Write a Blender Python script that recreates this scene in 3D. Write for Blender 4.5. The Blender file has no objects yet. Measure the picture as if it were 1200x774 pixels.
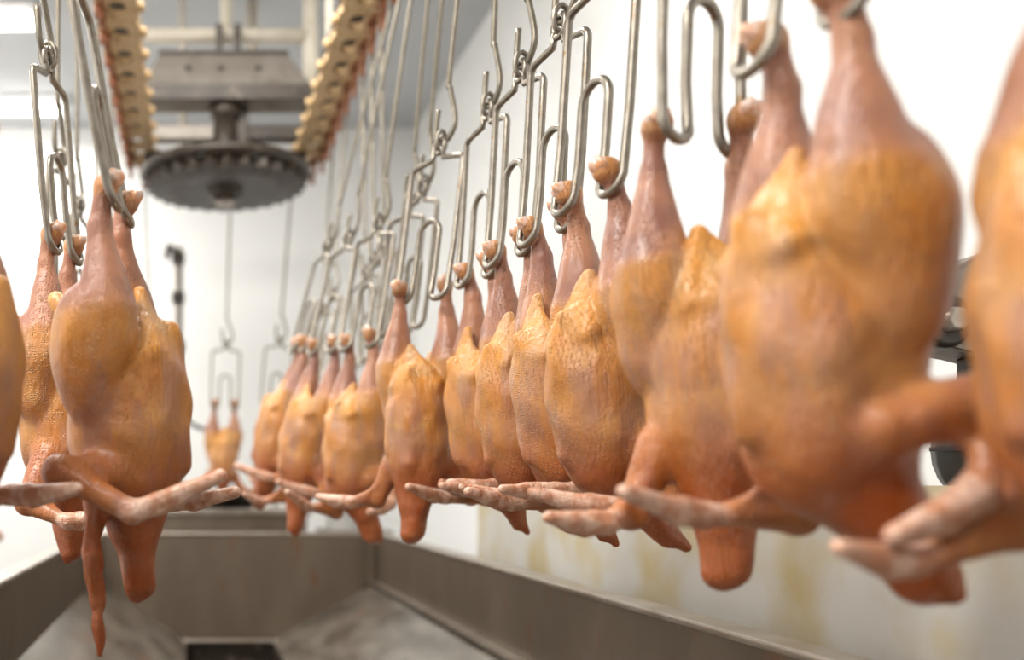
import bpy, bmesh, math, random
import numpy as np
from mathutils import Vector, Matrix

random.seed(7)
S = bpy.context.scene
C = S.collection
PI = math.pi
H = 1.35                      # eye height above the floor
F = 1100.0                    # focal length in pixels of the 1200 px frame
VX, VY = 225.0, 565.0         # vanishing point of the conveyor

# ------------------------------------------------------------------ camera
cam = bpy.data.cameras.new('camera')
cam.sensor_fit = 'HORIZONTAL'; cam.sensor_width = 36.0
cam.lens = 36.0 * F / 1200.0
cam.shift_x = (600 - VX) / 1200.0
cam.shift_y = (VY - 387) / 1200.0
cam.clip_start = 0.02
cam.dof.use_dof = True
cam.dof.focus_distance = 1.36
cam.dof.aperture_fstop = 1.9
co = bpy.data.objects.new('camera', cam); C.objects.link(co)
co.location = (0, 0, H); co.rotation_euler = (PI / 2, 0, 0)
S.camera = co

# ------------------------------------------------------------------ world, light, exposure
w = bpy.data.worlds.new('world'); S.world = w; w.use_nodes = True
bg = w.node_tree.nodes['Background']
bg.inputs[0].default_value = (1.0, 0.985, 0.96, 1); bg.inputs[1].default_value = 0.30
S.view_settings.view_transform = 'Standard'; S.view_settings.look = 'None'
S.view_settings.gamma = 1.0; S.view_settings.use_curve_mapping = False
S.view_settings.exposure = 0.62


def P(px, py, y):
    """a point of the photograph at distance y"""
    return Vector(((px - VX) * y / F, y, H + (VY - py) * y / F))


# ------------------------------------------------------------------ materials
def mat(name, col, rough=0.5, metal=0.0, col2=None, scale=20.0, stretch=(1, 1, 1), bump=0.0, bscale=200.0,
        col3=None, scale3=6.0, t3=(0.5, 0.7), spec=0.5, emit=0.0, coat=0.0):
    m = bpy.data.materials.new(name); m.use_nodes = True
    nt = m.node_tree; b = nt.nodes['Principled BSDF']
    b.inputs['Roughness'].default_value = rough; b.inputs['Metallic'].default_value = metal
    b.inputs['Specular IOR Level'].default_value = spec
    b.inputs['Coat Weight'].default_value = coat
    b.inputs['Base Color'].default_value = (*col, 1)
    tc = nt.nodes.new('ShaderNodeTexCoord'); mp = nt.nodes.new('ShaderNodeMapping')
    mp.inputs['Scale'].default_value = stretch
    nt.links.new(tc.outputs['Object'], mp.inputs[0])
    out = None
    if col2:
        n = nt.nodes.new('ShaderNodeTexNoise'); n.inputs['Scale'].default_value = scale; n.inputs['Detail'].default_value = 5
        nt.links.new(mp.outputs[0], n.inputs['Vector'])
        r = nt.nodes.new('ShaderNodeValToRGB')
        r.color_ramp.elements[0].position = 0.35; r.color_ramp.elements[0].color = (*col, 1)
        r.color_ramp.elements[1].position = 0.65; r.color_ramp.elements[1].color = (*col2, 1)
        nt.links.new(n.outputs[0], r.inputs[0]); out = r.outputs[0]
    if col3:
        n = nt.nodes.new('ShaderNodeTexNoise'); n.inputs['Scale'].default_value = scale3; n.inputs['Detail'].default_value = 7
        nt.links.new(mp.outputs[0], n.inputs['Vector'])
        r = nt.nodes.new('ShaderNodeMapRange'); r.inputs[1].default_value = t3[0]; r.inputs[2].default_value = t3[1]
        nt.links.new(n.outputs[0], r.inputs[0])
        mx = nt.nodes.new('ShaderNodeMix'); mx.data_type = 'RGBA'
        nt.links.new(r.outputs[0], mx.inputs[0])
        if out: nt.links.new(out, mx.inputs[6])
        else: mx.inputs[6].default_value = (*col, 1)
        mx.inputs[7].default_value = (*col3, 1); out = mx.outputs[2]
    if out: nt.links.new(out, b.inputs['Base Color'])
    if bump:
        n = nt.nodes.new('ShaderNodeTexNoise'); n.inputs['Scale'].default_value = bscale; n.inputs['Detail'].default_value = 3
        nt.links.new(mp.outputs[0], n.inputs['Vector'])
        bp = nt.nodes.new('ShaderNodeBump'); bp.inputs['Strength'].default_value = bump; bp.inputs['Distance'].default_value = 0.004
        nt.links.new(n.outputs[0], bp.inputs['Height']); nt.links.new(bp.outputs[0], b.inputs['Normal'])
    if emit:
        b.inputs['Emission Color'].default_value = (1, 0.98, 0.94, 1); b.inputs['Emission Strength'].default_value = emit
    return m


M = {}
M['wall'] = mat('white_wall_paint', (0.86, 0.86, 0.85), 0.6, col2=(0.82, 0.82, 0.81), scale=1.3)
M['ceiling'] = mat('grey_ceiling_panel', (0.50, 0.51, 0.52), 0.7, col2=(0.46, 0.47, 0.48), scale=1.0)
M['floor'] = mat('wet_concrete', (0.20, 0.19, 0.175), 0.35, col2=(0.15, 0.14, 0.13), scale=3.0)
M['wire'] = mat('stainless_wire', (0.29, 0.26, 0.215), 0.33, 0.8, col2=(0.22, 0.19, 0.155), scale=60, col3=(0.22, 0.14, 0.08), scale3=90, t3=(0.62, 0.72))
M['wire2'] = mat('dull_wire', (0.21, 0.185, 0.145), 0.4, 0.65, col2=(0.17, 0.145, 0.11), scale=60)
M['cream'] = mat('cream_chain_plate', (0.60, 0.42, 0.22), 0.55, 0.0, col2=(0.44, 0.28, 0.13), scale=25, col3=(0.22, 0.10, 0.04), scale3=40, t3=(0.6, 0.72))
M['rust'] = mat('rusty_iron', (0.32, 0.11, 0.04), 0.7, 0.2, col2=(0.16, 0.06, 0.03), scale=40, col3=(0.50, 0.36, 0.22), scale3=30, t3=(0.58, 0.7))
M['iron'] = mat('greasy_iron', (0.030, 0.022, 0.015), 0.45, 0.2, col2=(0.055, 0.040, 0.028), scale=14, col3=(0.15, 0.12, 0.09), scale3=20, t3=(0.6, 0.75))
M['hood'] = mat('galvanised_hood', (0.22, 0.19, 0.16), 0.5, 0.4, col2=(0.28, 0.25, 0.215), scale=9, col3=(0.16, 0.13, 0.10), scale3=7, t3=(0.58, 0.7))
M['pipe'] = mat('cream_painted_pipe', (0.66, 0.60, 0.50), 0.5, col2=(0.58, 0.52, 0.42), scale=12)
M['steel'] = mat('trough_steel', (0.160, 0.125, 0.093), 0.40, 0.65, col2=(0.195, 0.155, 0.117), scale=5, stretch=(1.6, 1.6, 0.6),
                 col3=(0.20, 0.10, 0.05), scale3=11, t3=(0.60, 0.78), bump=0.05, bscale=30)
M['steel_wet'] = mat('wet_steel_sheet', (0.36, 0.33, 0.28), 0.25, 0.75, col2=(0.17, 0.145, 0.12), scale=7, stretch=(2, 0.6, 1),
                     col3=(0.40, 0.22, 0.16), scale3=6, t3=(0.62, 0.75), bump=0.25, bscale=12)
M['rim'] = mat('worn_steel_rim', (0.46, 0.42, 0.37), 0.3, 0.8, col2=(0.34, 0.28, 0.22), scale=14)
M['splash'] = mat('stained_splash_board', (0.62, 0.60, 0.55), 0.5, col2=(0.54, 0.52, 0.47), scale=2.5,
                  col3=(0.52, 0.42, 0.22), scale3=4.5, t3=(0.47, 0.66))
M['bucket'] = mat('white_plastic', (0.70, 0.70, 0.69), 0.35)
M['black'] = mat('black_rubber', (0.012, 0.010, 0.008), 0.4, col2=(0.02, 0.016, 0.013), scale=8)
M['tube'] = mat('lamp_tube', (1, 1, 1), 0.4, emit=7.0)
M['lamp'] = mat('lamp_housing', (0.8, 0.8, 0.8), 0.5)
M['bone'] = mat('joint_cartilage', (0.66, 0.52, 0.46), 0.25, col2=(0.62, 0.28, 0.12), scale=70, coat=0.3)


def skin_material():
    m = bpy.data.materials.new('plucked_skin'); m.use_nodes = True
    nt = m.node_tree; N = nt.nodes; L = nt.links; b = N['Principled BSDF']
    tc = N.new('ShaderNodeTexCoord'); at = N.new('ShaderNodeAttribute'); at.attribute_name = 'zones'
    oi = N.new('ShaderNodeObjectInfo')
    add = N.new('ShaderNodeVectorMath'); add.operation = 'ADD'
    sc = N.new('ShaderNodeVectorMath'); sc.operation = 'SCALE'; sc.inputs['Scale'].default_value = 3.0
    cmb = N.new('ShaderNodeCombineXYZ')
    for i in range(3): L.new(oi.outputs['Random'], cmb.inputs[i])
    L.new(cmb.outputs[0], sc.inputs[0]); L.new(tc.outputs['Object'], add.inputs[0]); L.new(sc.outputs[0], add.inputs[1])
    sep = N.new('ShaderNodeSeparateColor'); L.new(at.outputs['Color'], sep.inputs[0])

    def noise(scale, detail=4, rough=0.55):
        n = N.new('ShaderNodeTexNoise'); n.inputs['Scale'].default_value = scale; n.inputs['Detail'].default_value = detail
        n.inputs['Roughness'].default_value = rough
        L.new(add.outputs[0], n.inputs['Vector']); return n.outputs[0]

    def rng(v, a, c, lo=0.0, hi=1.0):
        r = N.new('ShaderNodeMapRange'); r.inputs[1].default_value = a; r.inputs[2].default_value = c
        r.inputs[3].default_value = lo; r.inputs[4].default_value = hi; L.new(v, r.inputs[0]); return r.outputs[0]

    def mix(f, a, c):
        x = N.new('ShaderNodeMix'); x.data_type = 'RGBA'
        if isinstance(f, float): x.inputs[0].default_value = f
        else: L.new(f, x.inputs[0])
        for s, v in ((6, a), (7, c)):
            if isinstance(v, tuple): x.inputs[s].default_value = (*v, 1)
            else: L.new(v, x.inputs[s])
        return x.outputs[2]

    def mul(a, c):
        x = N.new('ShaderNodeMath'); x.operation = 'MULTIPLY'; L.new(a, x.inputs[0])
        if isinstance(c, float): x.inputs[1].default_value = c
        else: L.new(c, x.inputs[1])
        return x.outputs[0]

    base = mix(rng(noise(9), 0.35, 0.65), (0.50, 0.245, 0.10), (0.52, 0.20, 0.052))
    ms = N.new('ShaderNodeMapping'); ms.inputs['Scale'].default_value = (1.5, 1.5, 0.42); L.new(add.outputs[0], ms.inputs[0])
    ns = N.new('ShaderNodeTexNoise'); ns.inputs['Scale'].default_value = 24; ns.inputs['Detail'].default_value = 5; L.new(ms.outputs[0], ns.inputs['Vector'])
    base = mix(mul(rng(ns.outputs[0], 0.46, 0.62), 0.8), base, (0.38, 0.185, 0.125))
    base = mix(mul(rng(noise(17), 0.54, 0.70), 0.7), base, (0.68, 0.36, 0.12))
    leg = mix(rng(noise(16), 0.38, 0.66), (0.45, 0.21, 0.125), (0.27, 0.118, 0.088))
    c = mix(sep.outputs[0], base, leg)
    fat = mix(rng(ns.outputs[0], 0.4, 0.62), (0.66, 0.285, 0.055), (0.58, 0.32, 0.13))
    c = mix(sep.outputs[1], c, fat)
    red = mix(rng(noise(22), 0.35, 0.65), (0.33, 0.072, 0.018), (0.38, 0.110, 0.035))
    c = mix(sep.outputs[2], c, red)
    tip = mix(rng(noise(60), 0.4, 0.6), (0.80, 0.56, 0.44), (0.52, 0.25, 0.15))
    c = mix(at.outputs['Alpha'], c, tip)
    # feather follicles
    mp = N.new('ShaderNodeMapping'); mp.inputs['Scale'].default_value = (1, 1, 1.6); L.new(add.outputs[0], mp.inputs[0])
    vo = N.new('ShaderNodeTexVoronoi'); vo.inputs['Scale'].default_value = 230; vo.inputs['Randomness'].default_value = 0.45
    L.new(mp.outputs[0], vo.inputs['Vector'])
    dots = rng(vo.outputs['Distance'], 0.05, 0.45)
    patch = rng(noise(11), 0.36, 0.56)
    hgt = mul(dots, patch)
    c = mix(mul(rng(vo.outputs['Distance'], 0.3, 0.1), mul(patch, 0.28)), c, (0.70, 0.42, 0.20))
    bp = N.new('ShaderNodeBump'); bp.inputs['Strength'].default_value = 0.8; bp.inputs['Distance'].default_value = 0.0026
    bp.invert = True
    L.new(hgt, bp.inputs['Height'])
    bp2 = N.new('ShaderNodeBump'); bp2.inputs['Strength'].default_value = 0.5; bp2.inputs['Distance'].default_value = 0.007
    mp2 = N.new('ShaderNodeMapping'); mp2.inputs['Scale'].default_value = (1.6, 1.6, 0.55); L.new(add.outputs[0], mp2.inputs[0])
    n2 = N.new('ShaderNodeTexNoise'); n2.inputs['Scale'].default_value = 38; n2.inputs['Detail'].default_value = 4
    L.new(mp2.outputs[0], n2.inputs['Vector'])
    L.new(n2.outputs[0], bp2.inputs['Height']); L.new(bp.outputs[0], bp2.inputs['Normal'])
    L.new(bp2.outputs[0], b.inputs['Normal'])
    mp3 = N.new('ShaderNodeMapping'); mp3.inputs['Scale'].default_value = (2.0, 2.0, 0.45); L.new(add.outputs[0], mp3.inputs[0])
    n3 = N.new('ShaderNodeTexNoise'); n3.inputs['Scale'].default_value = 60; n3.inputs['Detail'].default_value = 2; n3.inputs['Distortion'].default_value = 0.6
    L.new(mp3.outputs[0], n3.inputs['Vector'])
    bp3 = N.new('ShaderNodeBump'); bp3.inputs['Distance'].default_value = 0.006
    L.new(mul(sep.outputs[1], 0.7), bp3.inputs['Strength']); L.new(n3.outputs[0], bp3.inputs['Height']); L.new(bp2.outputs[0], bp3.inputs['Normal'])
    L.new(bp3.outputs[0], b.inputs['Normal'])
    hs = N.new('ShaderNodeHueSaturation'); hs.inputs['Saturation'].default_value = 1.04; hs.inputs['Value'].default_value = 0.88
    L.new(c, hs.inputs['Color']); L.new(hs.outputs[0], b.inputs['Base Color'])
    b.inputs['Roughness'].default_value = 0.43
    b.inputs['Subsurface Weight'].default_value = 0.18
    b.inputs['Subsurface Radius'].default_value = (1.0, 0.35, 0.15); b.inputs['Subsurface Scale'].default_value = 0.008
    b.inputs['Coat Weight'].default_value = 0.12; b.inputs['Coat Roughness'].default_value = 0.22
    return m


M['skin'] = skin_material()


# ------------------------------------------------------------------ helpers
def link(o, parent=None):
    C.objects.link(o)
    if parent is not None: o.parent = parent
    return o


def obj(name, me, m, parent=None, loc=(0, 0, 0), rot=(0, 0, 0)):
    if isinstance(me, bmesh.types.BMesh):
        bm = me; me = bpy.data.meshes.new(name); bmesh.ops.recalc_face_normals(bm, faces=bm.faces)
        bm.to_mesh(me); bm.free()
    if not me.materials: me.materials.append(m)
    o = bpy.data.objects.new(name, me); o.location = loc; o.rotation_euler = rot
    return link(o, parent)


def tag(o, label=None, cat=None, group=None, kind=None):
    for k, v in (('label', label), ('category', cat), ('group', group), ('kind', kind)):
        if v: o[k] = v
    return o


def thing(name, label, cat, loc=(0, 0, 0), group=None):
    o = bpy.data.objects.new(name, None); o.location = loc; o.empty_display_size = 0.05
    link(o); return tag(o, label, cat, group)


def box(bm, x0, x1, y0, y1, z0, z1, bev=0.0):
    r = bmesh.ops.create_cube(bm, size=1.0)
    vs = r['verts']
    for v in vs:
        v.co = Vector(((x0 + x1) / 2 + v.co.x * (x1 - x0), (y0 + y1) / 2 + v.co.y * (y1 - y0), (z0 + z1) / 2 + v.co.z * (z1 - z0)))
    if bev:
        es = list({e for v in vs for e in v.link_edges})
        bmesh.ops.bevel(bm, geom=es, offset=bev, segments=2, affect='EDGES', profile=0.5)
    return bm


def boxm(*a, **k): return box(bmesh.new(), *a, **k)


def extrude_poly(pts, y0, y1, axis='y', bev=0.0):
    """closed outline (a, b) swept along an axis"""
    bm = bmesh.new()
    def mk(a, b, t):
        return (a, t, b) if axis == 'y' else ((t, a, b) if axis == 'x' else (a, b, t))
    A = [bm.verts.new(mk(a, b, y0)) for a, b in pts]; B = [bm.verts.new(mk(a, b, y1)) for a, b in pts]
    n = len(pts)
    bm.faces.new(A); bm.faces.new(B[::-1])
    for i in range(n): bm.faces.new((A[i], B[i], B[(i + 1) % n], A[(i + 1) % n]))
    if bev: bmesh.ops.bevel(bm, geom=list(bm.edges), offset=bev, segments=2, affect='EDGES')
    return bm


def smooth_path(pts, n=6):
    pts = [Vector(p) for p in pts]; out = []
    for i in range(len(pts) - 1):
        p0 = pts[max(i - 1, 0)]; p1 = pts[i]; p2 = pts[i + 1]; p3 = pts[min(i + 2, len(pts) - 1)]
        for k in range(n):
            t = k / n
            out.append(0.5 * ((2 * p1) + (p2 - p0) * t + (2 * p0 - 5 * p1 + 4 * p2 - p3) * t * t + (3 * p1 - p0 - 3 * p2 + p3) * t ** 3))
    out.append(pts[-1]); return out


def tube(bm, pts, r, segs=8, closed=False, cap=True):
    pts = [Vector(p) for p in pts]; n = len(pts); rings = []
    rr = r if hasattr(r, '__len__') else [r] * n
    prev = None
    for i in range(n):
        if closed: t = pts[(i + 1) % n] - pts[i - 1]
        else: t = pts[min(i + 1, n - 1)] - pts[max(i - 1, 0)]
        t.normalize()
        if prev is None:
            a = Vector((0, 0, 1)) if abs(t.z) < 0.9 else Vector((0, 1, 0))
            u = t.cross(a).normalized()
        else:
            u = (prev - t * prev.dot(t)).normalized()
        prev = u; v = t.cross(u)
        rings.append([bm.verts.new(pts[i] + (u * math.cos(2 * PI * k / segs) + v * math.sin(2 * PI * k / segs)) * rr[i]) for k in range(segs)])
    for i in range(n if closed else n - 1):
        a = rings[i]; c = rings[(i + 1) % n]
        for k in range(segs):
            f = bm.faces.new((a[k], a[(k + 1) % segs], c[(k + 1) % segs], c[k])); f.smooth = True
    if cap and not closed:
        bm.faces.new(rings[0][::-1]); bm.faces.new(rings[-1])
    return bm


def lathe(bm, prof, segs=24, axis='z', origin=(0, 0, 0)):
    o = Vector(origin); rings = []
    for r, z in prof:
        ring = []
        for k in range(segs):
            a = 2 * PI * k / segs; x, y = r * math.cos(a), r * math.sin(a)
            p = {'z': (x, y, z), 'y': (x, z, y), 'x': (z, x, y)}[axis]
            ring.append(bm.verts.new(o + Vector(p)))
        rings.append(ring)
    for i in range(len(rings) - 1):
        for k in range(segs):
            f = bm.faces.new((rings[i][k], rings[i][(k + 1) % segs], rings[i + 1][(k + 1) % segs], rings[i + 1][k])); f.smooth = True
    bm.faces.new(rings[0][::-1]); bm.faces.new(rings[-1])
    return bm


# ------------------------------------------------------------------ the room
XR, XL, YB, ZC = 1.55, -2.6, 6.5, H + 2.45
tag(obj('floor', boxm(XL, XR, -2.5, YB, -0.1, 0), M['floor']), kind='structure')
tag(obj('ceiling', boxm(XL, XR, -2.5, YB, ZC, ZC + 0.1), M['ceiling']), kind='structure')
tag(obj('wall_back', boxm(XL - 0.1, XR + 0.1, YB, YB + 0.1, -0.1, ZC + 0.1), M['wall']), kind='structure')
tag(obj('wall_right', boxm(XR, XR + 0.1, -2.5, YB, -0.1, ZC + 0.1), M['wall']), kind='structure')
tag(obj('wall_left', boxm(XL - 0.1, XL, -2.5, YB, -0.1, ZC + 0.1), M['wall']), kind='structure')


def ceiling_lamp(loc, label, length=1.5, power=60, along='x', group=None, size=0.3, aim=None):
    t = thing('tube_lamp', label, 'lamp', loc, group)
    if along == 'y': t.rotation_euler = (0, 0, PI / 2)
    obj('housing', extrude_poly([(-0.09, 0.05), (0.09, 0.05), (0.09, 0.03), (0.05, 0.0), (-0.05, 0.0), (-0.09, 0.03)], -length / 2, length / 2, 'x'), M['lamp'], t)
    for s in (-1, 1):
        bm = tube(bmesh.new(), [(-length / 2 + 0.03, s * 0.045, -0.018), (length / 2 - 0.03, s * 0.045, -0.018)], 0.016, 10)
        obj('tube', bm, M['tube'], t)
    if power:
        la = bpy.data.lights.new('lamp_light', 'AREA'); la.shape = 'RECTANGLE'; la.size = length; la.size_y = size
        la.energy = power; la.color = (1.0, 0.97, 0.92)
        lo = bpy.data.objects.new('lamp_light', la); lo.location = (0, 0, -0.06); link(lo, t)
    return t


G_L = 'tube lamps mounted across the ceiling'  # near, trough and open-end lamps are unseen, added as key and fill light
for i, (x, y, p, l) in enumerate(((-1.35, 0.5, 92, 'unseen twin tube lamp added as key light over the near shackles'), (-0.35, 2.6, 52, 'unseen twin tube lamp added as fill light over the trough'),
                               (-1.6, 4.86, 30, 'twin tube lamp on the grey ceiling further from the back wall'), (-1.6, 6.0, 24, 'twin tube lamp on the grey ceiling close to the back wall'),
                               (-1.2, -1.4, 46, 'unseen twin tube lamp added as fill light at the open end of the hall'))):
    ceiling_lamp((x, y, ZC - 0.051), l, 1.6, p, 'x', G_L, 0.4)

# ------------------------------------------------------------------ trough
RZ = H - 0.22
TX0, TX1, TY0, TY1 = -0.40, 0.75, 0.35, 3.84
tr = thing('drip_trough', 'long brown-stained stainless drip trough with sloping floor under the chickens', 'trough', (0.17, 2.0, 0))
def tp(name, bm, m):
    o = obj(name, bm, m, tr); o.location = (-0.17, -2.0, 0); return o
T = 0.012
tp('wall_panel', boxm(TX1, TX1 + T, TY0, TY1, H - 0.43, RZ), M['steel'])
tp('wall_panel', boxm(TX0 - T, TX0, TY0, TY1, H - 0.43, RZ), M['steel'])
tp('end_panel', extrude_poly([(TX0, RZ), (TX1, RZ), (TX1, H - 0.42), (0.33, H - 0.66), (-0.03, H - 0.66), (TX0, H - 0.42)], TY1, TY1 + T), M['steel'])
tp('end_panel', extrude_poly([(TX0, RZ), (TX1, RZ), (TX1, H - 0.42), (0.33, H - 0.66), (-0.03, H - 0.66), (TX0, H - 0.42)], TY0 - T, TY0), M['steel'])
tp('rim', boxm(TX1 - 0.004, TX1 + 0.05, TY0 - 0.04, TY1 + 0.05, RZ, RZ + 0.012, bev=0.004), M['rim'])
tp('rim', boxm(TX0 - 0.05, TX0 + 0.004, TY0 - 0.04, TY1 + 0.05, RZ, RZ + 0.012, bev=0.004), M['rim'])
tp('rim', boxm(TX0 + 0.004, TX1 - 0.004, TY1 - 0.006, TY1 + 0.05, RZ, RZ + 0.012, bev=0.004), M['rim'])
tp('corner_post', boxm(TX1 - 0.035, TX1, TY1 - 0.035, TY1, H - 0.42, RZ, bev=0.006), M['steel'])
tp('corner_post', boxm(TX0, TX0 + 0.035, TY1 - 0.035, TY1, H - 0.42, RZ, bev=0.006), M['steel'])
tp('sloped_panel', extrude_poly([(TX1, H - 0.41), (0.33, H - 0.64), (0.33, H - 0.652), (TX1, H - 0.422)], TY0, TY1), M['steel_wet'])
tp('sloped_panel', extrude_poly([(TX0, H - 0.41), (-0.03, H - 0.64), (-0.03, H - 0.652), (TX0, H - 0.422)], TY0, TY1), M['steel_wet'])
tp('flange', boxm(TX1 - 0.03, TX1, TY0, TY1 - 0.03, H - 0.41, H - 0.402), M['rim'])
tp('drain_channel', extrude_poly([(-0.03, H - 0.64), (-0.03, H - 0.76), (0.33, H - 0.76), (0.33, H - 0.64), (0.322, H - 0.64), (0.322, H - 0.75), (-0.022, H - 0.75), (-0.022, H - 0.64)], TY0, TY1 + 0.02), M['iron'])
tp('channel_end', boxm(-0.03, 0.33, TY1 + 0.02, TY1 + 0.03, H - 0.76, H - 0.64), M['iron'])
tp('channel_lip', boxm(-0.05, 0.35, TY1 - 0.09, TY1 - 0.05, H - 0.645, H - 0.632, bev=0.004), M['rim'])
for x in (TX0 + 0.03, TX1 - 0.03):
    for y in (TY0 + 0.05, TY1 - 0.05):
        tp('leg', boxm(x - 0.025, x + 0.025, y - 0.025, y + 0.025, 0, H - 0.42), M['steel'])

# splash board behind the right-hand birds
sb = thing('splash_board', 'grey-white stained splash board standing behind the trough rim', 'board', (0.97, 1.6, 0))
obj('panel', boxm(-0.012, 0.012, -2.0, 1.55, 0.02, H - 0.005), M['splash'], sb)
for y in (-1.9, -0.2, 1.5):
    obj('post', boxm(0.013, 0.05, y - 0.02, y + 0.02, 0, H - 0.01), M['steel'], sb)

# ------------------------------------------------------------------ overhead conveyor
CX, CY, CR = 0.145, 4.09, 0.42
S0 = 0.23                                    # start of the path on the right-hand strand
LEN1 = CY - S0
def path(s):
    """position and travel angle at arc length s"""
    if s < LEN1: return Vector((CX + CR, S0 + s, 0)), 0.0
    a = (s - LEN1) / CR
    if a < PI: return Vector((CX + CR * math.cos(a), CY + CR * math.sin(a), 0)), a
    return Vector((CX - CR, CY - (s - LEN1 - PI * CR), 0)), PI

ZCH = H + 1.455
def stadium(a, b, n=8):
    pts = []
    for k in range(n + 1): t = -PI / 2 + PI * k / n; pts.append((a * 1.0 + b * math.cos(t) - 0, b * math.sin(t)))
    for k in range(n + 1): t = PI / 2 + PI * k / n; pts.append((-a + b * math.cos(t), b * math.sin(t)))
    return pts

def plate_with_hole(outer, inner, z0, z1):
    bm = bmesh.new(); n = len(outer)
    V = [[bm.verts.new((p[0], p[1], z)) for p in ring] for ring in (outer, inner) for z in (z0, z1)]
    o0, o1, i0, i1 = V
    for k in range(n):
        j = (k + 1) % n
        bm.faces.new((o0[k], o0[j], i0[j], i0[k])); bm.faces.new((o1[j], o1[k], i1[k], i1[j]))
        bm.faces.new((o0[j], o0[k], o1[k], o1[j])); bm.faces.new((i0[k], i0[j], i1[j], i1[k]))
    bmesh.ops.bevel(bm, geom=[e for e in bm.edges if len(e.link_faces) == 2 and e.calc_face_angle(0) > 1.0], offset=0.003, segments=1, affect='EDGES')
    return bm

# link local frame: y = travel, +x = outer side; origin on the path line at the plate's height
def finish(bm, name, m):
    me = bpy.data.meshes.new(name); bmesh.ops.recalc_face_normals(bm, faces=bm.faces); bm.to_mesh(me); bm.free(); me.materials.append(m); return me
out = [(-0.052 + q[1] * 1.0, q[0]) for q in stadium(0.046, 0.058)]
inn = [(-0.046 + q[1], q[0]) for q in stadium(0.022, 0.027)]
me_link = finish(plate_with_hole(out, inn, -0.012, 0.012), 'link', M['cream'])
bm = bmesh.new(); lathe(bm, [(0.007, -0.016), (0.014, -0.012), (0.014, 0.012), (0.007, 0.016)], 12, 'z', (-0.116, 0, -0.002))
box(bm, -0.116, -0.10, -0.012, 0.012, -0.008, 0.008); me_roller = finish(bm, 'roller', M['cream'])
bm = bmesh.new()
tube(bm, [(0, 0.03 * math.cos(t), -0.045 + 0.034 * math.sin(t)) for t in [2 * PI * k / 14 for k in range(14)]], 0.009, 8, closed=True)
box(bm, -0.012, 0.012, -0.014, 0.014, -0.03, 0.012); box(bm, -0.006, 0.006, -0.062, 0.062, -0.022, -0.008)
me_loop = finish(bm, 'hanger_loop', M['rust'])
bm = bmesh.new(); box(bm, -0.007, 0.007, -0.011, 0.011, -0.115, -0.07, bev=0.003); me_stub = finish(bm, 'hanger_stub', M['rust'])
bm = bmesh.new(); tube(bm, [(0.012, -0.07, -0.006), (0.018, 0, -0.016), (0.012, 0.07, -0.006)], 0.008, 6); me_tie = finish(bm, 'side_bar', M['cream'])

ch = thing('conveyor_chain', 'cream and rust overhead conveyor chain looping round the far sprocket wheel', 'chain', (CX, 2.0, ZCH))
NL = int((2 * LEN1 + PI * CR) / 0.16)
LINKS = []
for n in range(NL):
    p, a = path(0.16 * n); LINKS.append((p, a))
    l = obj('link', me_link, None, ch, (p.x - CX, p.y - 2.0, 0), (0, 0, a))
    for nm, me in (('roller', me_roller), ('hanger_loop', me_loop), ('hanger_stub', me_stub), ('side_bar', me_tie)):
        obj(nm, me, None, l)
# rail that carries the chain
rl = thing('conveyor_rail', 'dark steel rail running above the cream conveyor chain', 'rail', (CX, 2.0, ZCH))
for sx in (-1, 1):
    obj('rail_bar', boxm(sx * (CR - 0.05) - 0.05, sx * (CR - 0.05) + 0.05, -1.9, CY - 2.0, 0.045, 0.075), M['iron'], rl)
    for y in (-1.5, 0.0, 1.6):
        obj('hanger', boxm(sx * (CR - 0.04) - 0.012, sx * (CR - 0.04) + 0.012, y - 0.012, y + 0.012, 0.075, ZC - ZCH), M['pipe'], rl)

# sprocket wheel and its hood
wh = thing('sprocket_wheel', 'large greasy iron sprocket wheel turning the overhead chain', 'wheel', (CX, CY, H + 1.275))
n = 28; prof_o = []
bm = bmesh.new()
ro = 0.335
ringb, ringt = [], []
N_ = n * 4
for k in range(N_):
    a = 2 * PI * k / N_; r = ro + 0.016 * math.cos(n * a)
    ringb.append(bm.verts.new((r * math.cos(a), r * math.sin(a), 0.0))); ringt.append(bm.verts.new((r * math.cos(a), r * math.sin(a), 0.045)))
inb = [bm.verts.new((0.25 * math.cos(2 * PI * k / N_), 0.25 * math.sin(2 * PI * k / N_), -0.012)) for k in range(N_)]
cb = bm.verts.new((0, 0, -0.012)); ct = bm.verts.new((0, 0, 0.045))
for k in range(N_):
    j = (k + 1) % N_
    bm.faces.new((ringb[j], ringb[k], inb[k], inb[j])); bm.faces.new((inb[j], inb[k], cb)); bm.faces.new((ringt[k], ringt[j], ct)); bm.faces.new((ringb[k], ringb[j], ringt[j], ringt[k]))
obj('disc', bm, M['iron'], wh)
bm = bmesh.new(); tube(bm, [(0.352 * math.cos(2 * PI * k / 40), 0.352 * math.sin(2 * PI * k / 40), 0.06) for k in range(40)], 0.022, 10, closed=True)
obj('rim', bm, M['iron'], wh)
for k in range(6):
    a = 2 * PI * k / 6 + 0.26
    bm = boxm(0.06, 0.34, -0.022, 0.022, 0.046, 0.075, bev=0.004); o = obj('spoke', bm, M['iron'], wh); o.rotation_euler = (0, 0, a)
obj('hub', lathe(bmesh.new(), [(0.03, -0.05), (0.075, -0.04), (0.085, 0.0), (0.085, 0.09), (0.062, 0.12), (0.05, 0.30), (0.07, 0.31), (0.07, 0.36)], 20), M['iron'], wh)
obj('cap', lathe(bmesh.new(), [(0.02, -0.075), (0.035, -0.07), (0.04, -0.05)], 14), M['rim'], wh)

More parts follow.
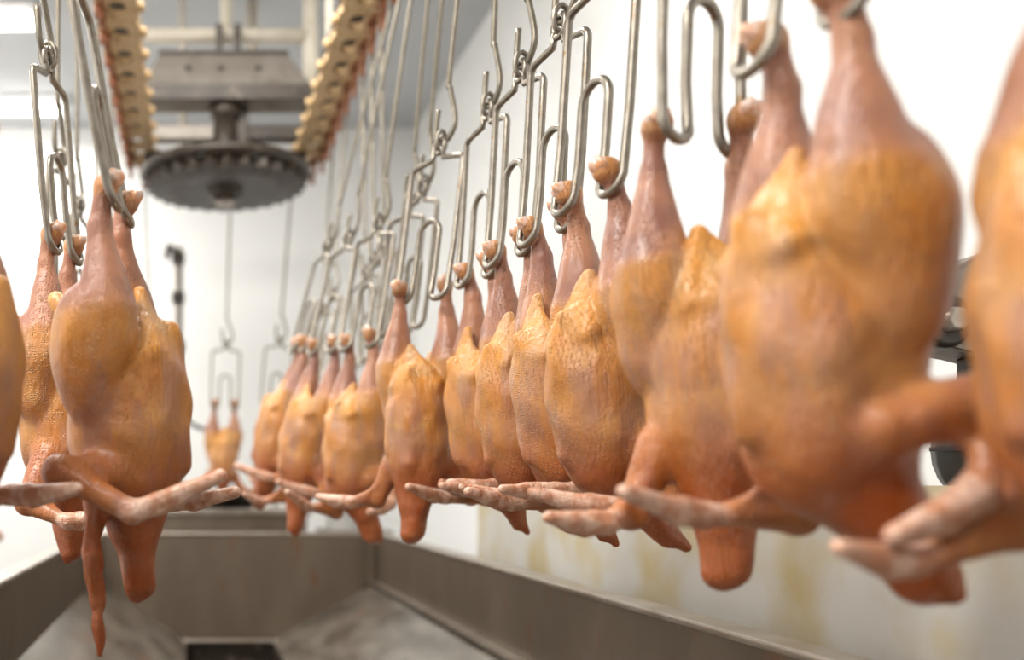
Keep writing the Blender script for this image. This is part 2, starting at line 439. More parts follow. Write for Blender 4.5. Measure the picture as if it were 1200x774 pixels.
hd = thing('drive_hood', 'grey sheet metal hood with sloping sides above the sprocket wheel', 'machine hood', (CX, CY + 0.04, H + 1.635))
bm = bmesh.new()
lo_ = [(-0.36, -0.12), (0.36, -0.12), (0.36, 0.03), (-0.36, 0.03)]; hi_ = [(-0.285, -0.05), (0.27, -0.05), (0.27, 0.02), (-0.285, 0.02)]
A = [bm.verts.new((x, y, 0.065)) for x, y in lo_]; B = [bm.verts.new((x, y, 0.225)) for x, y in hi_]; D = [bm.verts.new((x, y, 0.0)) for x, y in lo_]
bm.faces.new(B)
for k in range(4):
    j = (k + 1) % 4; bm.faces.new((A[k], A[j], B[j], B[k])); bm.faces.new((D[k], D[j], A[j], A[k]))
bm.faces.new(D[::-1])
obj('hood_shell', bm, M['hood'], hd)
obj('top_strip', boxm(-0.29, 0.275, -0.06, 0.025, 0.225, 0.24), M['iron'], hd)
obj('lip', boxm(-0.37, 0.37, -0.132, -0.12, 0.0, 0.062), M['iron'], hd)
obj('bearing_block', boxm(0.04, 0.10, -0.05, 0.05, -0.30, 0.0, bev=0.004), M['iron'], hd)
for x in (-0.025, 0.055):
    obj('lug', boxm(x - 0.014, x + 0.014, -0.03, 0.03, 0.24, 0.37, bev=0.003), M['iron'], hd)
for s in (-1, 1):
    obj('cross_arm', boxm(0.055 if s > 0 else -0.36, 0.36 if s > 0 else -0.05, -0.03, 0.03, -0.135, -0.075, bev=0.004), M['hood'] if s < 0 else M['iron'], hd)
    obj('side_plate', boxm(s * 0.36 - 0.008, s * 0.36 + 0.008, -0.06, 0.06, -0.16, 0.0), M['hood'], hd)
    bm = bmesh.new(); tube(bm, [(s * 0.10, 0, -0.25), (s * 0.35, 0, -0.19)], 0.03, 8); obj('brace', bm, M['iron'], hd)
for x in (-0.16, -0.02, 0.14):
    obj('rivet', lathe(bmesh.new(), [(0.004, -0.006), (0.013, -0.002), (0.013, 0.002)], 10, 'y', (x, -0.088, 0.147)), M['iron'], hd)

# frame that holds the drive
fr = thing('support_frame', 'cream painted pipe frame holding up the drive hood', 'frame', (CX, CY + 0.1, ZCH + 0.4))
zf = 0.0
def pipe(pts, r, name): obj(name, tube(bmesh.new(), pts, r, 12), M['pipe'], fr)
zt = P(260, 42, CY + 0.1).z - (ZCH + 0.4)
pipe([(-0.40, 0, zt), (0.37, 0, zt)], 0.032, 'cross_pipe')
pipe([(0.385, 0, -0.35), (0.385, 0, ZC - ZCH - 0.4)], 0.034, 'post')
pipe([(-0.40, 0, -0.3), (-0.40, 0, ZC - ZCH - 0.4)], 0.03, 'post')
pipe([(0.01, 0.06, zt), (0.01, 0.06, ZC - ZCH - 0.4)], 0.026, 'post')
pipe([(-0.19, 0.3, -0.5), (-0.19, 0.3, ZC - ZCH - 0.4)], 0.014, 'thin_rod')
pipe([(0.16, 0.6, 0.1), (0.16, 0.6, ZC - ZCH - 0.4)], 0.028, 'post')

# ------------------------------------------------------------------ shackles
WX, IX, FH = 0.066, 0.026, 0.272          # half width, inner half width, height of the shoulder bar
RW = 0.0056
def frame_mesh():
    def arc(cx, cz, r, a0, a1, n=8): return [(cx + r * math.cos(a0 + (a1 - a0) * k / n), 0, cz + r * math.sin(a0 + (a1 - a0) * k / n)) for k in range(n + 1)]
    r = (WX - IX) / 2; cxs = (WX + IX) / 2
    half = []
    half += [(0.010, 0, FH + 0.022), (0.014, 0, FH + 0.004)]
    half += arc(WX - 0.014, FH - 0.016, 0.014, PI / 2, 0, 4)
    half += [(WX, 0, 0.2), (WX, 0, 0.1)]
    half += [(x, y - 0.012 * max(0.0, 1 - (z + r) / 0.05), z) for x, y, z in arc(cxs, r - 0.004, r, 0, -PI, 10)]
    half += [(IX, 0, 0.06), (IX, 0, 0.11)]
    half += arc(0, 0.128, IX, 0, PI / 2, 6)
    left = [(-x, y, z) for x, y, z in half[:-1]][::-1]
    pts = half + left
    bm = bmesh.new(); tube(bm, pts, RW, 8)
    tube(bm, [(0.014 * math.cos(t), 0, FH + 0.03 + 0.016 * math.sin(t)) for t in [2 * PI * k / 12 for k in range(12)]], RW * 0.9, 8, closed=True)
    return finish(bm, 'frame', M['wire'])
me_frame = frame_mesh()

def shackle(B, n, yaw, label, group=None, top=None, sway=0.0):
    """B: bottom of the hooks; n: chain link it hangs from"""
    p, a = LINKS[n]; Tp = Vector((p.x, p.y, ZCH - 0.10)) if top is None else Vector(top)
    zax = (Tp - B).normalized()
    xax = Vector((math.cos(yaw), math.sin(yaw), 0)); xax = (xax - zax * xax.dot(zax)).normalized(); yax = zax.cross(xax)
    R = Matrix((xax, yax, zax)).transposed()
    t = thing('shackle', label, 'shackle', B, group)
    t.rotation_mode = 'QUATERNION'; t.rotation_quaternion = R.to_quaternion()
    obj('frame', me_frame, None, t)
    Tl = R.transposed() @ (Tp - B); z0 = FH + 0.044
    fl = random.choice((-1, 1)) * 0 + 1
    pts = [(Tl.x, Tl.y, Tl.z), (Tl.x * 0.6, Tl.y * 0.6, z0 + (Tl.z - z0) * 0.6), (0.0, 0.004, z0 + 0.13), (0.006, 0.004, z0 + 0.10), (0.026, 0.004, z0 + 0.045), (0.029, 0.004, z0 + 0.018),
           (0.016, 0.004, z0 - 0.004), (0.0, 0.004, z0 - 0.008), (-0.014, 0.004, z0 + 0.004), (-0.019, 0.004, z0 + 0.022), (-0.018, 0.004, z0 + 0.062)]
    bm = tube(bmesh.new(), smooth_path(pts, 4), 0.0052, 8)
    obj('hook_rod', bm, M['wire2'], t)
    bm = tube(bmesh.new(), [(0.004, 0.013 * math.cos(q), z0 - 0.006 + 0.020 * math.sin(q)) for q in [2 * PI * k / 12 for k in range(12)]], 0.004, 6, closed=True)
    obj('ring', bm, M['wire'], t)
    return t, R

# ------------------------------------------------------------------ plucked chickens (smooth-blended distance field -> mesh)
def rcone(Pn, a, b, ra, rb):
    a = np.array(a); b = np.array(b); ab = b - a
    t = np.clip(((Pn - a) @ ab) / (ab @ ab), 0, 1)
    return np.linalg.norm(Pn - a - t[..., None] * ab, axis=-1) - (ra + (rb - ra) * t)

def ell(Pn, c, r):
    q = (Pn - np.array(c)) / np.array(r); k0 = np.linalg.norm(q, axis=-1); k1 = np.linalg.norm(q / np.array(r), axis=-1)
    return k0 * (k0 - 1.0) / np.maximum(k1, 1e-6)

def tri(Pn, a, b, c):
    """unsigned distance to a triangle"""
    a, b, c = [np.asarray(q, np.float32) for q in (a, b, c)]
    ba, cb, ac = b - a, c - b, a - c; nor = np.cross(ba, ac)
    pa, pb, pc = Pn - a, Pn - b, Pn - c
    ins = (np.sign(pa @ np.cross(ba, nor)) + np.sign(pb @ np.cross(cb, nor)) + np.sign(pc @ np.cross(ac, nor))) < 2.0
    def seg(p, d):
        t = np.clip((p @ d) / (d @ d), 0, 1)[..., None]; return ((d * t - p) ** 2).sum(-1)
    e = np.minimum(np.minimum(seg(pa, ba), seg(pb, cb)), seg(pc, ac))
    return np.sqrt(np.where(ins, e, (pa @ nor) ** 2 / (nor @ nor)))

def smin(a, b, k):
    h = np.clip(0.5 + 0.5 * (b - a) / k, 0, 1)
    return b + (a - b) * h - k * h * (1 - h)

def surface_nets(Fd, org, h):
    nx, ny, nz = Fd.shape
    neg = Fd < 0
    acc = np.zeros((nx - 1, ny - 1, nz - 1, 3), np.float32); cnt = np.zeros((nx - 1, ny - 1, nz - 1), np.float32)
    for ax in range(3):
        o1, o2 = [i for i in range(3) if i != ax]
        for d1 in (0, 1):
            for d2 in (0, 1):
                s0 = [slice(0, -1)] * 3; s0[o1] = slice(d1, Fd.shape[o1] - 1 + d1); s0[o2] = slice(d2, Fd.shape[o2] - 1 + d2)
                s1 = list(s0); s1[ax] = slice(1, None)
                f0 = Fd[tuple(s0)]; f1 = Fd[tuple(s1)]
                cr = (f0 < 0) != (f1 < 0)
                tt = np.where(cr, f0 / np.where(cr, f0 - f1, 1), 0)
                acc[..., ax] += np.where(cr, tt, 0); acc[..., o1] += cr * d1; acc[..., o2] += cr * d2; cnt += cr
    act = cnt > 0
    idx = np.full(act.shape, -1, np.int64); ii = np.argwhere(act); idx[act] = np.arange(len(ii))
    verts = (ii + acc[act] / cnt[act][:, None]) * h + np.array(org)
    faces = []
    for ax in range(3):
        o1, o2 = [(1, 2), (2, 0), (0, 1)][ax]
        s0 = [slice(None)] * 3; s0[ax] = slice(0, -1); s1 = [slice(None)] * 3; s1[ax] = slice(1, None)
        a = neg[tuple(s0)]; b = neg[tuple(s1)]
        e = np.argwhere(a != b)
        ok = np.ones(len(e), bool)
        for i in range(3):
            ok &= e[:, i] < act.shape[i]
            if i != ax: ok &= e[:, i] > 0
        e = e[ok]; inside = a[tuple(e.T)]
        def g(d1, d2):
            q = e.copy(); q[:, o1] -= d1; q[:, o2] -= d2; return idx[tuple(q.T)]
        qd = np.stack([g(0, 0), g(1, 0), g(1, 1), g(0, 1)], 1)
        qd[~inside] = qd[~inside][:, ::-1]
        faces.append(qd)
    return verts, np.concatenate(faces)

def bird_mesh(seed=0, spread=0.044, wl=None, wr=None, neck=None, fat=1.0, width=1.0, length=1.0, h=0.0032, peak=0.0, strip=None, depth=1.0):
    """local frame: origin at the hooks, legs along x, breast towards -y, head end down"""
    rs = np.random.RandomState(seed)
    lo = np.array((-0.20, -0.20, -0.54 * length)); hi = np.array((0.20, 0.15, 0.045))
    # widen the box to the wing tips
    for wpts in (wl, wr, neck, strip):
        for p in (wpts or []):
            lo = np.minimum(lo, np.array(p[:3]) - 0.03); hi = np.maximum(hi, np.array(p[:3]) + 0.03)
    dims = np.ceil((hi - lo) / h).astype(int)
    sgn = rs.rand(6) * 6.28
    def field(Q):
        x, y, z = Q[..., 0], Q[..., 1], Q[..., 2]
        wob = 0.0014 * (np.sin(x * 95 + sgn[0] + 2 * np.sin(z * 38)) * np.sin(y * 80 + sgn[1]) + np.sin(z * 75 + sgn[2] + 3 * np.sin(x * 30)))
        # lean of the skin folds: fine pleats radiating from the vent
        L = length
        ax_ = 0.016 * (1 if seed % 2 else -1)
        breast = ell(Q, (0, -0.016, -0.268 * L), (0.063 * width, 0.054 * depth, 0.118 * L))
        breast = smin(breast, ell(Q, (0, -0.024, -0.218 * L), (0.046 * width, 0.046 * depth, 0.085 * L)), 0.03)
        back = ell(Q, (0, 0.030, -0.250 * L), (0.056 * width, 0.048 * depth, 0.122 * L))
        body = smin(breast, back, 0.035)
        keel = rcone(Q, (ax_ * 0.5, -0.060, -0.150 * L), (0, -0.064, -0.320 * L), 0.0055, 0.006)
        body = smin(body, keel, 0.024)
        # skin pulled up to a peak between the legs, with a pleat on either side
        ax_ = 0.016 * (1 if seed % 2 else -1)
        pk = tri(Q, (ax_, -0.018, -0.100 + peak), (-0.042, -0.046, -0.178), (0.042, -0.046, -0.178)) - 0.007
        pk = smin(pk, rcone(Q, (ax_, -0.020, -0.102 + peak), (-0.044, -0.038, -0.182), 0.005, 0.008), 0.006)
        pk = smin(pk, rcone(Q, (ax_, -0.020, -0.102 + peak), (0.044, -0.038, -0.172), 0.005, 0.008), 0.006)
        body = smin(body, pk, 0.016)
        # tail stub at the back
        tail = rcone(Q, (0, 0.045, -0.15), (0.0, 0.086, -0.104), 0.026, 0.012)
        body = smin(body, tail, 0.02)
        legs = None
        for s in (-1, 1):
            hk = (s * spread, 0.004, 0.016); mid = (s * (spread + 0.001), 0.010, -0.028); kn = (s * (spread + 0.012), -0.014, -0.128)
            pass
            d = ell(Q, (s * spread, -0.002, 0.019), (0.0150, 0.0160, 0.0165))
            d = smin(d, rcone(Q, hk, mid, 0.0105, 0.0125), 0.008)
            kn = (s * (spread + 0.008), 0.006, -0.128)
            d = smin(d, rcone(Q, mid, kn, 0.0125, 0.0375), 0.010)
            th = ell(Q, (s * 0.050 * width, 0.030, -0.182), (0.033, 0.047 * depth, 0.086))
            th = smin(th, ell(Q, (s * 0.054 * width, 0.010, -0.150), (0.030, 0.042, 0.045)), 0.03)
            d = smin(d, th, 0.007)
            legs = d if legs is None else np.minimum(legs, d)
        def wing(pts):
            # pts: shoulder, elbow, wrist, tip (x, y, z, r)
            d = None
            a, e, wv, tp_ = [np.array(q[:3]) for q in pts]
            for p, q in zip(pts[:-1], pts[1:]):
                c = rcone(Q, p[:3], q[:3], p[3], q[3]); d = c if d is None else smin(d, c, 0.010)
            d = smin(d, ell(Q, e, (0.0175, 0.0175, 0.0175)), 0.008)
            # web of skin between shoulder, elbow and wrist
            d = smin(d, tri(Q, a * 0.7 + e * 0.3, e, wv * 0.75 + e * 0.25) - 0.0045, 0.012)
            # flat blade of the wing tip, trailing edge hanging
            tr_ = wv * 0.62 + tp_ * 0.38 + np.array((0, 0.004, -0.014))
            d = smin(d, tri(Q, wv, tp_, tr_) - 0.0045, 0.014)
            al = wv + (tp_ - wv) * 0.26 + np.array((0.002, 0.0, 0.008))
            d = smin(d, rcone(Q, wv, al, 0.006, 0.0025), 0.008)
            return d
        wd = np.minimum(wing(wl), wing(wr))
        nd = None
        for a, b in zip(neck[:-1], neck[1:]):
            q = rcone(Q, a[:3], b[:3], a[3], b[3]); nd = q if nd is None else smin(nd, q, 0.012)
        for a, b in zip((strip or [])[:-1], (strip or [])[1:]):
            nd = smin(nd, rcone(Q, a[:3], b[:3], a[3], b[3]) + 0.0016 * np.sin(z * 120 + x * 330) + 0.001 * np.sin(y * 400 + z * 70), 0.006)
        # ragged, flat flap of neck skin
        p, e = np.array(neck[-2][:3]), np.array(neck[-1][:3])
        dn_ = e - p
        nd = smin(nd, tri(Q, p + np.array((0.0, 0.026, 0)), p + np.array((0, -0.02, 0)), e + dn_ * 0.28 + np.array((0.004, 0.012, 0))) - 0.006, 0.014)
        D = smin(body + wob, legs + wob * 0.6, 0.0065)
        D = smin(D, nd + wob, 0.026)
        D = smin(D, wd + wob * 0.5, 0.012)
        return D, body, legs, wd, nd
    K = 4
    dims = ((dims + K - 1) // K) * K
    cg = np.stack(np.meshgrid(*[lo[i] + h * K * np.arange(dims[i] // K) + h * (K - 1) / 2 for i in range(3)], indexing='ij'), -1).astype(np.float32)
    cd = field(cg)[0]
    D = np.repeat(np.repeat(np.repeat(cd, K, 0), K, 1), K, 2).astype(np.float32)
    near = np.argwhere(np.abs(cd) < h * K * 1.3)
    off3 = np.stack(np.meshgrid(*[np.arange(K)] * 3, indexing='ij'), -1).reshape(-1, 3)
    ids = (near[:, None, :] * K + off3[None]).reshape(-1, 3)
    D[tuple(ids.T)] = field((lo + h * ids).astype(np.float32))[0]
    V, Fq = surface_nets(D, lo, h)
    _, db, dl, dw, dn = field(V.astype(np.float32))
    W = np.exp(-np.stack([db, dl, dw, dn], 1) / 0.006); W /= W.sum(1, keepdims=True) + 1e-9
    x, y, z = V.T
    sm = lambda a, b, v: np.clip((v - a) / (b - a), 0, 1) ** 2 * (3 - 2 * np.clip((v - a) / (b - a), 0, 1))
    nz = 0.5 + 0.25 * (np.sin(x * 70 + sgn[3] + 2 * np.sin(z * 33)) + np.sin(z * 52 + y * 60 + sgn[4]))
    leg = W[:, 1] * (0.12 + 0.88 * sm(-0.135, -0.112, z + 0.010 * nz)) * (0.8 + 0.2 * nz)
    fatw = fat * np.clip(W[:, 0] * (sm(-0.215, -0.135, z) * 0.95 + 0.45 * nz * sm(-0.36, -0.2, z)) + W[:, 1] * 0.55 * sm(-0.112, -0.140, z) * sm(-0.24, -0.15, z), 0, 1)
    low = sm(-0.27 * length, -0.375 * length, z)  # pooled-blood red, spread up the body to paint in shade towards the bottom
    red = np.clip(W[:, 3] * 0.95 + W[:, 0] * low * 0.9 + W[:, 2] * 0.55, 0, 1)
    def dist_tip(p): return np.linalg.norm(V - np.array(p[:3]), axis=1)
    tipw = np.zeros(len(V))
    for wg in (wl, wr):
        a = np.array(wg[2][:3]); b = np.array(wg[3][:3]); t = np.clip((V - a) @ (b - a) / ((b - a) @ (b - a)), 0, 1)
        tipw = np.maximum(tipw, W[:, 2] * np.exp(-np.maximum(np.linalg.norm(V - a - t[:, None] * (b - a), axis=1) - 0.014, 0) / 0.006) * 0.85)
    hock = sm(0.0, 0.014, z) * 0.5
    me = bpy.data.meshes.new('plucked_chicken')
    me.vertices.add(len(V)); me.vertices.foreach_set('co', V.astype(np.float32).ravel())
    me.loops.add(Fq.size); me.loops.foreach_set('vertex_index', Fq.astype(np.int32).ravel())
    me.polygons.add(len(Fq)); me.polygons.foreach_set('loop_start', np.arange(0, Fq.size, 4, dtype=np.int32))
    me.polygons.foreach_set('use_smooth', np.ones(len(Fq), bool))
    me.update(calc_edges=True); me.validate()
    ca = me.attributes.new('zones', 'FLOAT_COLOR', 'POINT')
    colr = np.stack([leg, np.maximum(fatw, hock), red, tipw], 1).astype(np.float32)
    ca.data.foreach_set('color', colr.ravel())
    me.materials.append(M['skin'])
    return me

def wing(s, kind):
    sh = (s * 0.052, 0.012, -0.320, 0.025)
    k = {
        'fold':   [sh, (s * 0.086, 0.044, -0.380, 0.016), (s * 0.094, -0.030, -0.372, 0.0100), (s * 0.070, -0.118, -0.360, 0.0032)],
        'front':  [sh, (s * 0.080, 0.024, -0.392, 0.016), (s * 0.078, -0.060, -0.388, 0.0100), (s * 0.050, -0.140, -0.362, 0.0032)],
        'out':    [sh, (s * 0.088, 0.012, -0.388, 0.0150), (s * 0.128, -0.030, -0.396, 0.0100), (s * 0.190, -0.040, -0.386, 0.0032)],
        'vee':    [sh, (s * 0.078, 0.112, -0.292, 0.0175), (s * 0.086, 0.050, -0.372, 0.0120), (s * 0.090, -0.010, -0.398, 0.0040)],
        'hang':   [sh, (s * 0.090, 0.020, -0.400, 0.0155), (s * 0.075, -0.030, -0.440, 0.0100), (s * 0.060, -0.070, -0.480, 0.0035)],
        'down':   [sh, (s * 0.096, 0.030, -0.385, 0.0160), (s * 0.112, -0.040, -0.412, 0.0100), (s * 0.100, -0.105, -0.400, 0.0035)],
        'reach':  [sh, (s * 0.092, 0.062, -0.318, 0.0190), (s * 0.106, -0.028, -0.366, 0.0130), (s * 0.108, -0.132, -0.330, 0.0040)],
    }
    return k[kind]

def neckp(kind):
    return {'straight': [(0, 0.0, -0.34, 0.040), (0, 0.0, -0.40, 0.026), (0.0, -0.004, -0.465, 0.018)],
            'back': [(0, 0.004, -0.34, 0.036), (0.004, 0.028, -0.395, 0.021), (0.010, 0.056, -0.440, 0.009)],
            'back2': [(0, 0.004, -0.34, 0.036), (-0.004, 0.020, -0.395, 0.020), (-0.010, 0.040, -0.445, 0.008)],
            'side': [(0, 0.006, -0.335, 0.043), (0.006, 0.036, -0.385, 0.032), (0.010, 0.066, -0.440, 0.023)],
            'front': [(0, -0.01, -0.34, 0.042), (-0.004, -0.016, -0.400, 0.028), (-0.008, -0.020, -0.450, 0.023)],
            'short': [(0, 0.0, -0.33, 0.036), (0, 0.0, -0.38, 0.022), (0.0, -0.004, -0.430, 0.010)]}[kind]

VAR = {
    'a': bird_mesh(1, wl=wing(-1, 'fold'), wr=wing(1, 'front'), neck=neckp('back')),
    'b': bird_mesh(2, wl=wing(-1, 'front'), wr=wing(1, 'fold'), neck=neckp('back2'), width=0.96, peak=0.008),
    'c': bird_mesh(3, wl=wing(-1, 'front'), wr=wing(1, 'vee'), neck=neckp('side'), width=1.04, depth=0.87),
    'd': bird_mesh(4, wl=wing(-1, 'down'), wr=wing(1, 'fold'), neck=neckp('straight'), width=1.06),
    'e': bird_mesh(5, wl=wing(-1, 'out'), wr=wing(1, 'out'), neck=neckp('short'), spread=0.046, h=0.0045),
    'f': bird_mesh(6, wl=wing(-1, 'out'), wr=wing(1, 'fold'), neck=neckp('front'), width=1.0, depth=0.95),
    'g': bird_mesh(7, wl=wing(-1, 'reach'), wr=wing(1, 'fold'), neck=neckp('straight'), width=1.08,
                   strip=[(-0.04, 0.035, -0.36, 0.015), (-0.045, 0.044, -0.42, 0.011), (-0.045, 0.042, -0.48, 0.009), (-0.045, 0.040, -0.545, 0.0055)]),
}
bm = bmesh.new(); bmesh.ops.create_icosphere(bm, subdivisions=3, radius=1.0)
for v in bm.verts:
    q = v.co.copy(); rr = 1 + 0.16 * math.sin(q.x * 5 + q.z * 3) * math.sin(q.y * 4 + 1) - 0.22 * math.exp(-(q.x / 0.3) ** 2) * max(0, -q.y)
    v.co = Vector((q.x * 0.0125, q.y * 0.010, q.z * 0.0115)) * rr
for f in bm.faces: f.smooth = True
me_joint = finish(bm, 'hock_joint', M['bone'])

def bird(B, R, var, label, turn=0.0, group='plucked chickens on the line', spread=0.044, drop=0.0, tilt=0.0):
    me = VAR[var]
    o = obj('plucked_chicken', me, M['skin']); tag(o, label, 'chicken', group)
    o.rotation_mode = 'QUATERNION'
    o.rotation_quaternion = (Matrix.Rotation(-tilt, 3, 'Y') @ R @ Matrix.Rotation(turn, 3, 'Z')).to_quaternion()
    o.location = B + R @ Vector((0, 0, 0.006 + drop))
    for s in (-1, 1):
        j = obj('hock_joint', me_joint, None, o, (s * (spread + 0.002), -0.0125, 0.025), (0.3, 0.2 * s, 0.5 * s))
    return o

D2 = math.radians
# ---- right-hand strand: (hook point, link, yaw, variant, turn, label)
def hook(px, py, y): return P(px, py, y)
G_E = 'empty shackles on the line'
right = [
    (hook(1312, -95, 0.58), 2, -76, 'd', -10, 2, 'very large pinkish plucked chicken hanging past the steel bracket', 'wire shackle of the very large pinkish chicken past the steel bracket'),
    (hook(938, 52, 0.76), 3, -80, 'c', -12, 5, 'large mauve-legged plucked chicken with bent V-shaped wing near the steel bracket', 'wire shackle of the large mauve-legged chicken with V-shaped wing'),
    (hook(820, 172, 0.99), 5, 28, 'f', -32, 5, 'smooth plucked chicken whose shackle is twisted sideways, wing pointing at its neighbour', 'wire shackle twisted sideways above the smooth chicken'),
    (hook(690, 237, 1.19), 6, -76, 'a', -6, 9, 'plucked chicken with yellow peaked skin, first of the tight group of four', 'wire shackle of the first chicken in the tight group of four'),
    (hook(643, 276, 1.35), 7, -76, 'b', -6, 9, 'plucked chicken with yellow peaked skin, second in the tight group of four', 'wire shackle of the second chicken in the tight group of four'),
    (hook(598, 303, 1.50), 8, -76, 'a', -4, 8, 'plucked chicken with yellow skin, third in the tight group of four', 'wire shackle of the third chicken in the tight group of four'),
    (hook(560, 328, 1.66), 9, -76, 'b', -4, 8, 'plucked chicken with yellow skin, last in the tight group of four beside a gap', 'wire shackle of the last chicken in the tight group of four'),
    (hook(494, 352, 1.80), 10, -58, 'f', 30, 6, 'plucked chicken hanging alone in the gap beside the empty shackles', 'wire shackle of the lone chicken in the gap'),
    (hook(420, 408, 2.22), 13, -58, 'c', -4, 5, 'plucked chicken with big round thigh, next to the white bucket', 'wire shackle of the chicken next to the white bucket'),
    (hook(378, 414, 2.44), 14, -65, 'd', 4, 3, 'plucked chicken squeezed between two others near the sprocket wheel', 'leaning wire shackle of the chicken squeezed between two others'),
    (hook(350, 412, 2.68), 15, -75, 'f', -10, 3, 'plucked chicken at the end of its cluster, wing towards the lone far bird', 'leaning wire shackle of the chicken at the end of its cluster'),
    (hook(263, 478, 4.42), 28, 4, 'e', 0, 0, 'small far plucked chicken hanging by both legs under the sprocket wheel', 'far wire shackle holding the small far chicken by both legs'),
]
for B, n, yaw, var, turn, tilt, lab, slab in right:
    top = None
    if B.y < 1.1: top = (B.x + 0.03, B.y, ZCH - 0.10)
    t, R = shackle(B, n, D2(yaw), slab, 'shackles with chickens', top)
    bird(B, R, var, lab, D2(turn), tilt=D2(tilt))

for k, (px, y, n, yaw) in enumerate(((478, 2.12, 11, -70), (463, 2.24, 12, -66), (449, 2.50, 16, -72), (437, 2.62, 17, -75), (428, 2.78, 18, -64))):
    z = H + 0.352
    B = Vector(((px - VX) * y / F, y, z))
    shackle(B, n, D2(yaw), 'empty wire shackle hanging in a close row between two chickens', 'empty shackles in the close row')
for (px, y, n, l) in ((322, 4.34, 26, 'empty far shackle under the sprocket wheel beside the chicken cluster'), (181, 4.30, 31, 'empty far shackle under the sprocket wheel beside the grey post')):
    B = Vector(((px - VX) * y / F, y, H + 0.35)); shackle(B, n, D2(6), l)
for (px, y, n) in ((398, 3.10, 20), (388, 3.35, 22)):
    B = Vector(((px - VX) * y / F - 0.05, y, H + 0.35)); shackle(B, n, D2(-60), 'empty wire shackle leaning inward near the sprocket wheel', 'leaning empty shackles')

# ---- left-hand strand
left = [
    (hook(74, 300, 1.46), 'd', 76, 0, -3, 'plucked chicken half hidden behind the big wing-spread chicken', 'wire shackle of the chicken half hidden behind the wing-spread one'),
    (hook(138, 252, 1.16), 'g', 84, -6, -7, 'big plucked chicken with one wing stretched out over the trough', 'wire shackle of the big chicken with one wing stretched out'),
    (hook(-48, 172, 0.98), 'd', 76, 0, -4, 'orange plucked chicken cut off beside the wing-spread chicken', 'wire shackle of the orange chicken beside the wing-spread one'),
]
nl = len(LINKS)
def left_link(y): return min(range(32, nl), key=lambda q: abs(LINKS[q][0].y - y))
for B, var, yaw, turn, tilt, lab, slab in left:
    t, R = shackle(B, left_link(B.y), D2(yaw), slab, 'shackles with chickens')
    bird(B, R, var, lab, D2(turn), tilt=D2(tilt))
for y in (1.9, 2.3, 2.75, 3.2):
    n = left_link(y); p = LINKS[n][0]
    shackle(Vector((p.x + 0.01, p.y, H + 0.35)), n, D2(75), 'empty wire shackle on the strand behind the wing-spread chicken', 'empty shackles on the returning strand')

# ------------------------------------------------------------------ steel bracket and black motor by the right-hand wall
bk = thing('steel_bracket', 'grey steel bracket arm with round bolt boss beside the splash board', 'bracket', P(1130, 372, 1.30))
def off(px, py, y=1.30): v = P(px, py, y) - P(1130, 372, 1.30); return (v.x, v.z)
pl = [off(1060, 345), off(1135, 302), off(1300, 250), off(1300, 470), off(1150, 420), off(1062, 404)]
obj('arm', extrude_poly(pl, -0.02, 0.05, bev=0.006), M['hood'], bk)
bx_ = off(1083, 382)
obj('boss', lathe(bmesh.new(), [(0.030, -0.045), (0.036, -0.04), (0.036, -0.02)], 20, 'y', (bx_[0], 0, bx_[1])), M['iron'], bk)
obj('bolt', lathe(bmesh.new(), [(0.012, -0.06), (0.018, -0.056), (0.018, -0.045)], 6, 'y', (bx_[0], 0, bx_[1])), M['rim'], bk)
bx2 = off(1150, 326)
obj('bolt', lathe(bmesh.new(), [(0.012, -0.036), (0.018, -0.032), (0.018, -0.02)], 6, 'y', (bx2[0], 0, bx2[1])), M['rim'], bk)
e = off(1300, 300); e2 = off(1300, 420)
obj('wall_mount', boxm(e[0] - 0.05, XR - bk.location.x, -0.03, 0.06, e2[1], e[1], bev=0.005), M['hood'], bk)

mo = thing('motor', 'black drum motor hanging beneath the grey steel bracket', 'motor', P(1225, 525, 1.30))
obj('housing', lathe(bmesh.new(), [(0.03, -0.10), (0.085, -0.095), (0.095, -0.07), (0.095, 0.07), (0.085, 0.095), (0.03, 0.10)], 24, 'y'), M['black'], mo)
for k in range(10):
    a = 2 * PI * k / 10
    o = obj('cooling_fin', boxm(0.092, 0.106, -0.07, 0.07, -0.003, 0.003), M['black'], mo); o.rotation_euler = (0, -a, 0)
obj('bracket_stem', boxm(-0.02, 0.02, -0.02, 0.02, 0.08, 0.155), M['black'], mo)
v0 = P(1225, 525, 1.30); 
vb = P(1150, 437, 1.30)
obj('terminal_box', boxm(vb.x - v0.x - 0.012, vb.x - v0.x + 0.03, -0.03, 0.03, vb.z - v0.z - 0.022, vb.z - v0.z + 0.024, bev=0.004), M['black'], mo)

# ------------------------------------------------------------------ things behind the trough
tb = thing('steel_table', 'steel work table standing behind the trough', 'table', (0.24, 4.75, 0))
ztop = P(300, 597, 4.5).z
obj('table_top', boxm(-0.55, 0.33, -0.28, 0.28, ztop - 0.03, ztop, bev=0.004), M['rim'], tb)
obj('apron', boxm(-0.52, 0.31, -0.262, -0.25, ztop - 0.13, ztop - 0.03), M['steel'], tb)
for x in (-0.5, 0.29):
    for y in (-0.24, 0.24): obj('leg', boxm(x - 0.02, x + 0.02, y - 0.02, y + 0.02, 0, ztop - 0.03), M['steel'], tb)

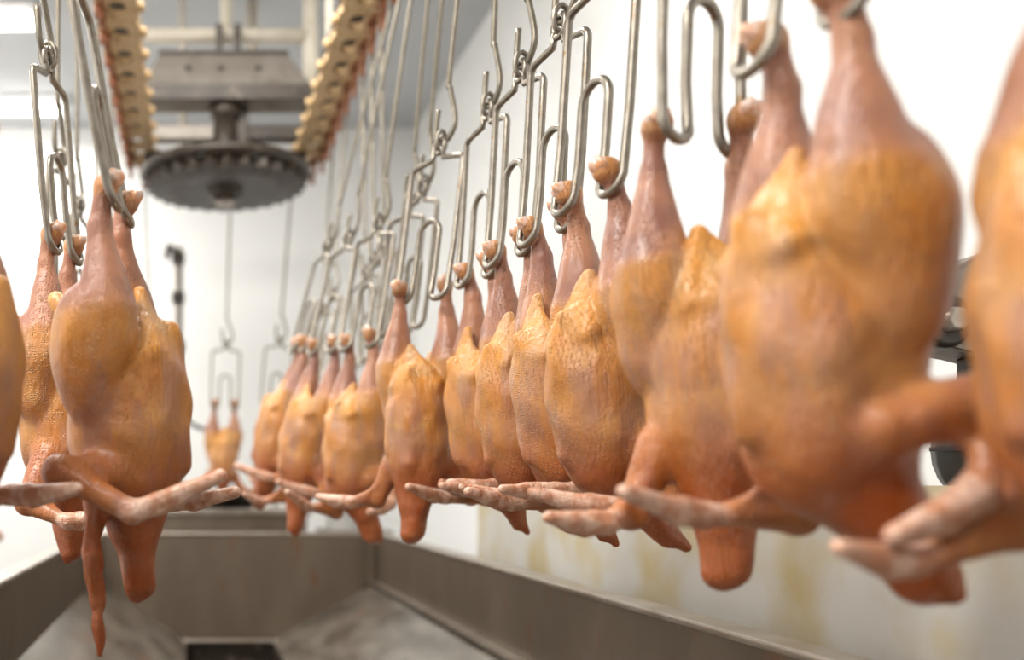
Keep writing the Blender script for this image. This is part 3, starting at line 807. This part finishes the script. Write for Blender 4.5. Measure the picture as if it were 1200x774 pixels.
def bucket(loc, r, hgt, label):
    t = thing('bucket', label, 'bucket', loc, 'white buckets behind the trough')
    obj('pail', lathe(bmesh.new(), [(r * 0.8, 0), (r * 0.84, 0.004), (r * 0.96, hgt * 0.86), (r * 1.03, hgt * 0.87), (r * 1.03, hgt * 0.93), (r, hgt * 0.94)], 28), M['bucket'], t)
    obj('lid', lathe(bmesh.new(), [(r * 1.04, hgt * 0.94), (r * 1.04, hgt), (r * 0.9, hgt * 1.02), (r * 0.86, hgt)], 28), M['bucket'], t)
    return t
st = thing('stool', 'low steel stand carrying the white bucket behind the trough corner', 'stand', (0.78, 4.55, 0))
zs = P(402, 622, 4.45).z
obj('stand_top', boxm(-0.16, 0.16, -0.16, 0.16, zs - 0.025, zs, bev=0.004), M['steel'], st)
for x in (-0.13, 0.13):
    for y in (-0.13, 0.13): obj('leg', boxm(x - 0.015, x + 0.015, y - 0.015, y + 0.015, 0, zs - 0.025), M['steel'], st)
bucket((0.735, 4.52, zs), 0.105, 0.235, 'white lidded bucket on the low stand behind the trough corner')
bucket((0.475, 4.72, ztop), 0.085, 0.15, 'white lidded bucket on the steel table behind the chickens')
bk2 = thing('black_tub', 'shallow black tub on the steel table under the far chicken', 'tub', (0.18, 4.74, ztop))
obj('tub', lathe(bmesh.new(), [(0.12, 0), (0.13, 0.004), (0.155, 0.07), (0.165, 0.072), (0.165, 0.08), (0.145, 0.08), (0.12, 0.02)], 28), M['black'], bk2)
for s in (-1, 1):
    obj('handle', tube(bmesh.new(), smooth_path([(s * 0.155, -0.04, 0.07), (s * 0.185, -0.025, 0.07), (s * 0.185, 0.025, 0.07), (s * 0.155, 0.04, 0.07)], 4), 0.008, 8), M['black'], bk2)
pt = thing('grey_post', 'tall grey steel post with clamps standing beside the far chicken', 'post', P(209, 565, 5.2) * 1.0)
pt.location.z = 0
obj('shaft', tube(bmesh.new(), [(0, 0, 0.012), (0, 0, H + 1.30)], 0.024, 12), M['hood'], pt)
obj('base', boxm(-0.10, 0.10, -0.10, 0.10, 0, 0.012), M['steel'], pt)
for z in (0.75, 1.02, 1.24):
    obj('clamp', boxm(-0.036, 0.036, -0.036, 0.036, H + z - 0.03, H + z + 0.03, bev=0.006), M['iron'], pt)
obj('arm', tube(bmesh.new(), smooth_path([(0.02, -0.03, H + 0.40), (0.06, -0.05, H + 0.33), (0.14, -0.05, H + 0.29), (0.22, -0.05, H + 0.30)], 5), 0.012, 8), M['iron'], pt)
obj('spout', tube(bmesh.new(), smooth_path([(0.0, -0.03, H + 1.24), (-0.05, -0.06, H + 1.29), (-0.06, -0.09, H + 1.22)], 5), 0.016, 8), M['iron'], pt)
